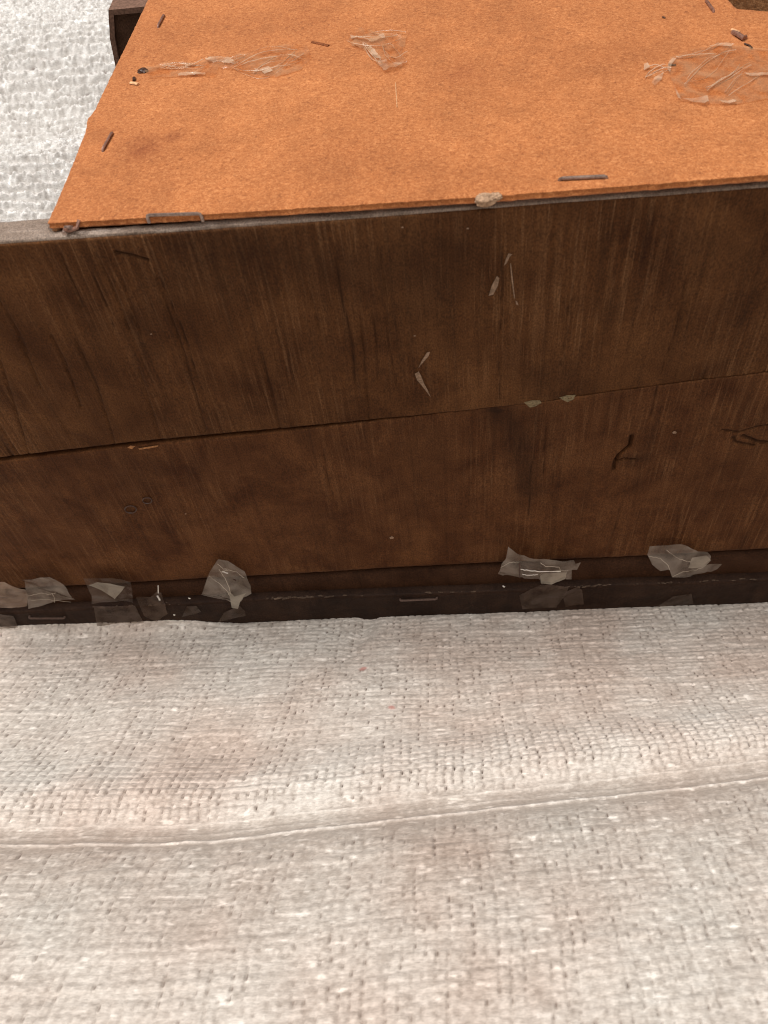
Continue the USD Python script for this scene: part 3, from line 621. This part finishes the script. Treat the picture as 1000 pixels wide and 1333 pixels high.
# ------------------------------------------------------------------ tape scraps along the foot
def foot_tape(pts, m, seed, curl, amp, label, y0=-.0022, sc=150, parent=None, name='tape_scrap', lean=.0):
    p, t = sheet(face(pts, y0 - (.0016 if amp > .001 and y0 > -.004 else 0)), .0007, seed)
    zb = p[:, 1].min(); h = p[:, 1] - zb
    y = y0 - curl*(h/max(h.max(), 1e-6))**2*np.sin(1.2 + 40*p[:, 0]) - amp*.45*crumple(p[:, 0], p[:, 1], sc, seed, 2) - lean*h
    # creases: flat facets that meet along a few fold lines
    rng = np.random.default_rng(seed*7 + 1); c0 = p.mean(0); size = np.ptp(p, axis=0).max()
    fo = np.zeros(len(p))
    for _ in range(6 if amp else 0):
        th = rng.uniform(0, math.pi); o = c0 + rng.uniform(-.3, .3, 2)*size
        dd = (p - o) @ np.array([math.cos(th), math.sin(th)])
        fo += np.where(dd > 0, dd, 0)*rng.uniform(-.5, .55)
    if amp:
        k1 = np.column_stack([p - c0, np.ones(len(p))]); fo -= k1 @ np.linalg.lstsq(k1, fo, rcond=None)[0]
        y = y - .001*min(1, amp/.002) - np.clip(fo, -.0024, .0024)*min(1, amp/.002)
    y = np.minimum(y, y0)
    return obj(name, (np.column_stack([p[:, 0], y, p[:, 1]]), t), m, parent or case, 25, label)
foot_tape([(-12, 752), (8, 755), (34, 763), (36, 772), (34, 792), (-12, 795)], TAPE_TAN, 41, .003, .0022, 'brownish tape scrap cut off by the left end of the strip')
s2 = foot_tape([(30, 747), (66, 744), (84, 757), (93, 772), (97, 785), (72, 786), (38, 788), (35, 770)], TAPE, 42, .004, .002, 'square greyish tape scrap standing up from the black strip')
s3 = foot_tape([(108, 754), (125, 753), (170, 757), (172, 771), (173, 786), (150, 786), (119, 787), (120, 773)], TAPE_DARK, 43, .002, .002, 'dark tape scrap carrying a white folded corner')
foot_tape([(116, 757), (128, 755), (163, 762), (150, 777), (136, 769)], TAPE_WHITE, 44, .002, .0012, None, -.0042, parent=s3, name='folded_corner')
foot_tape([(176, 781), (195, 782), (203, 775), (206, 761), (209, 775), (211, 784), (218, 800), (204, 808), (188, 800)], TAPE_DARK, 45, .002, .0018, 'small spiky tape scrap with a painted glint')
s5 = foot_tape([(261, 779), (272, 750), (283, 733), (296, 735), (318, 749), (326, 765), (327, 775), (317, 778), (312, 789), (306, 792), (295, 786), (278, 783)], TAPE, 46, .005, .003, 'pale kite-shaped crumpled tape scrap with a yellowed tip', -.0030, 110)
foot_tape([(297, 768), (305, 776), (321, 771), (313, 782), (310, 790), (302, 789)], TAPE_WHITE, 47, .001, .001, None, -.0062, parent=s5, name='yellowed_tip')
foot_tape([(302, 792), (310, 787), (319, 795), (320, 800), (300, 806), (285, 807), (292, 797)], TAPE_DARK, 48, .0005, .0006, 'dark lower end of the kite-shaped tape', -.0024)
s6 = foot_tape([(649, 752), (653, 736), (659, 730), (662, 715), (674, 722), (748, 734), (750, 739), (757, 737), (752, 747), (745, 746), (745, 759), (738, 759), (736, 752), (718, 760), (706, 758), (701, 754), (684, 755), (680, 751), (664, 752), (655, 754)], TAPE, 49, .003, .0024, 'long ragged tape scrap with a slit, right of the middle', -.0028, 130)
foot_tape([(676, 733), (677.5, 732), (677.5, 752), (675.5, 752)], DARKBIT, 50, .0, .0, None, -.0072, parent=s6, name='slit')
foot_tape([(703, 748), (708, 744), (738, 743), (736, 752), (718, 758), (704, 757)], TAPE_WHITE, 51, .001, .0012, None, -.0058, parent=s6, name='folded_flap')
s7 = foot_tape([(844, 727), (847, 716), (868, 715), (888, 713), (910, 721), (922, 722), (927, 728), (926, 733), (917, 739), (940, 739), (938, 735), (941, 740), (935, 746), (928, 749), (903, 750), (896, 753), (875, 751), (872, 742), (860, 744), (850, 739)], TAPE, 52, .003, .002, 'pale leaf-shaped tape scrap at the right', -.0030, 120)
foot_tape([(896, 738), (901, 726), (920, 723), (926, 729), (917, 737)], TAPE_WHITE, 53, .001, .0008, None, -.0062, parent=s7, name='folded_flap')
for k, pts in enumerate(([(122, 789), (176, 787), (183, 801), (188, 811), (127, 814)], [(-8, 798), (18, 800), (24, 818), (-8, 823)], [(237, 803), (243, 789), (256, 788), (262, 796)], [(733, 771), (752, 762), (758, 768), (760, 785), (736, 789), (733, 777)], [(676, 775), (705, 760), (740, 762), (736, 775), (724, 790), (680, 791)], [(855, 789), (876, 776), (900, 772), (903, 786)])):
    foot_tape(pts, TAPE_DARK, 60 + k, .0, .0005, None, -.0021, parent=edge, name='tape_film')
# staples on the black strip
for a, b, lb in (((38, 804), (84, 804), 'pale staple in the black strip at the left'), ((521, 781), (569, 779), 'pale staple in the black strip at the middle')):
    pa, pb = hit(*a, 1, -.0022), hit(*b, 1, -.0022)
    staple(pa, pb, 0, edge, plain('dull_staple', (.10, .06, .045), .5, .1) if a[0] == 38 else L + 'dull_staple', .0009, .0003, .001, label=lb, nrm=(0, -1, 0))

# ------------------------------------------------------------------ flecks and filler on the boards
def fleck(pts, m, name, label=None, y=-.0004, seed=1):
    P = Polygon(face(pts, 0)); 
    p, t = sheet(np.array(P.exterior.coords)[:-1], .0004, seed)
    yy = surf(p[:, 0], p[:, 1]) + y - .0002*crumple(p[:, 0], p[:, 1], 500, seed, 2)
    return obj(name, (np.column_stack([p[:, 0], yy, p[:, 1]]), t), m, case, True, label)
YF = -.0003
fleck([(540, 486), (545, 483), (548, 488), (552, 498), (557, 507), (561, 517), (556, 510), (549, 501), (543, 494)], FLAKE, 'paint_fleck', 'white smear shaped like a hook on the upper board', YF, 91)
fleck([(556, 458), (560, 457), (558, 463), (551, 471), (545, 478), (549, 469)], FLAKE, 'paint_fleck', 'short white dash above the hook-shaped smear', YF, 92)
fleck([(636, 384), (640, 371), (647, 358), (650, 361), (648, 371), (642, 382)], FLAKE, 'paint_fleck', 'thick white dash on the upper board', YF, 93)
fleck([(656, 345), (659, 335), (662, 329), (667, 330), (663, 334), (660, 341)], FLAKE, 'paint_fleck', 'small white tick above the thick dash', YF, 94)
fleck([(664, 342), (665.2, 342), (668, 366), (670.5, 388), (669, 386), (666, 364)], FLAKE, 'scratch', 'thin pale scratch beside the white dash', YF, 95)
fleck([(671, 390), (673, 391), (675, 396), (672, 395)], FLAKE, 'paint_fleck', None, YF, 96)
fleck([(682, 523.5), (692, 521), (703, 521), (705, 524), (696, 529), (690, 530)], FLAKE_PALE, 'filler_spot', 'pale filler in the crack between the boards, the left one', -.0001, 97)
fleck([(728, 518), (738, 515), (750, 514.5), (747, 519), (739, 523)], FLAKE_PALE, 'filler_spot', 'pale filler in the crack between the boards, the right one', -.0001, 98)
for k, (x_, y_, s_) in enumerate([(510, 699, 3), (242, 667, 1.2), (197, 434, 1.5), (609, 296, 1.8), (524, 294, 1.6), (878, 562, 3), (540, 436, 1.6)]):
    fleck([(x_ - s_, y_), (x_, y_ - s_*.6), (x_ + s_, y_ - .3), (x_ + s_*.7, y_ + s_*.6), (x_ - s_*.6, y_ + s_*.7)], FLAKE, 'speck', None, YF, 100 + k)
# orange highlights painted as slivers in the crack at the left, and two ring marks
for pts in ([(166, 582), (170, 579), (176, 580), (172, 584)], [(180, 583), (206, 579), (206, 581), (182, 585)]):
    fleck(pts, plain('painted_highlight_%d' % pts[0][0], (.35, .15, .05), .7), 'sliver', None, -.0003, 120)
for cx, cy, r in ((170.5, 661.5, 7.5), (192, 650, 6)):
    c = [hit(cx + r*math.cos(a), cy + .62*r*math.sin(a), 1, 0.0) for a in np.linspace(0, 2*math.pi, 19)]
    c = [np.array([q_[0], float(surf(np.array([q_[0]]), np.array([q_[2]]))[0]) - .0004, q_[2]]) for q_ in c]
    obj('ring_mark', wire(np.array(c), .00045), DARKBIT, case, 40, 'small dark ring mark on the lower board')

# creases and edges of the tape scraps, with glints painted as pale wires
def fcrease(pts, parent, w=.00028, m=None, y=-.0062):
    P = face(pts, y); n = 4*len(P); q = np.linspace(0, len(P) - 1, n)
    X = np.interp(q, range(len(P)), P[:, 0]); Z = np.interp(q, range(len(P)), P[:, 1])
    rng = np.random.default_rng(int(abs(pts[0][0])*7 + 3))
    obj('crease', wire(np.column_stack([X, y + rng.normal(0, .0001, n), Z]), w, w*.6, (0, -1, 0)), m or CREASE_M, parent, 60)
CREASE_M = film('tape_crease', (.55, .46, .36), .5, .14, 1.0, var=.3)
GLINT = film('painted_glint', (.8, .74, .66), .85, .08, 1.0)  # near-white film: bright glints on the tape painted as thin wires
for pts in ([(272, 750), (284, 758), (296, 770), (301, 779)], [(285, 741), (293, 753), (298, 764), (300, 772)], [(287, 744), (298, 742), (308, 745), (318, 752)], [(283, 734), (290, 740), (296, 741)]):
    fcrease(pts, s5, .0003)
fcrease([(290, 744), (294, 746), (297, 746)], s5, .0006, GLINT); fcrease([(305, 754), (307, 756)], s5, .0009, DARKBIT)
for pts, m_, w_ in (([(678, 741), (690, 743), (706, 744), (730, 744)], GLINT, .0005), ([(680, 748), (690, 749), (700, 748)], GLINT, .0004), ([(652, 739), (664, 732), (675, 732)], None, .0003), ([(704, 733), (710, 737), (728, 738), (730, 743)], None, .0003), ([(703, 748), (708, 744), (740, 743)], None, .0003)):
    fcrease(pts, s6, w_, m_)
for pts in ([(36, 776), (54, 772), (64, 774), (72, 772)], [(40, 782), (60, 780), (92, 784)], [(68, 773), (71, 778), (71, 784)]):
    fcrease(pts, s2, .00025, None, -.0055)
for pts in ([(845, 724), (860, 727), (870, 736), (872, 742)], [(868, 716), (884, 728), (900, 732)], [(876, 751), (890, 744), (905, 742), (916, 739)]):
    fcrease(pts, s7, .00028)
fcrease([(205, 776), (207, 779), (208, 781)], s3, .0008, GLINT, -.005); fcrease([(206, 762), (206, 772)], s3, .0004, GLINT, -.005)
for a_, b_ in (((226, 800), (228, 801)), ((245, 779), (248, 779)), ((655, 763), (657, 764))):
    fcrease([a_, b_], edge, .0006, GLINT, -.0032)  # small painted glints on the black strip
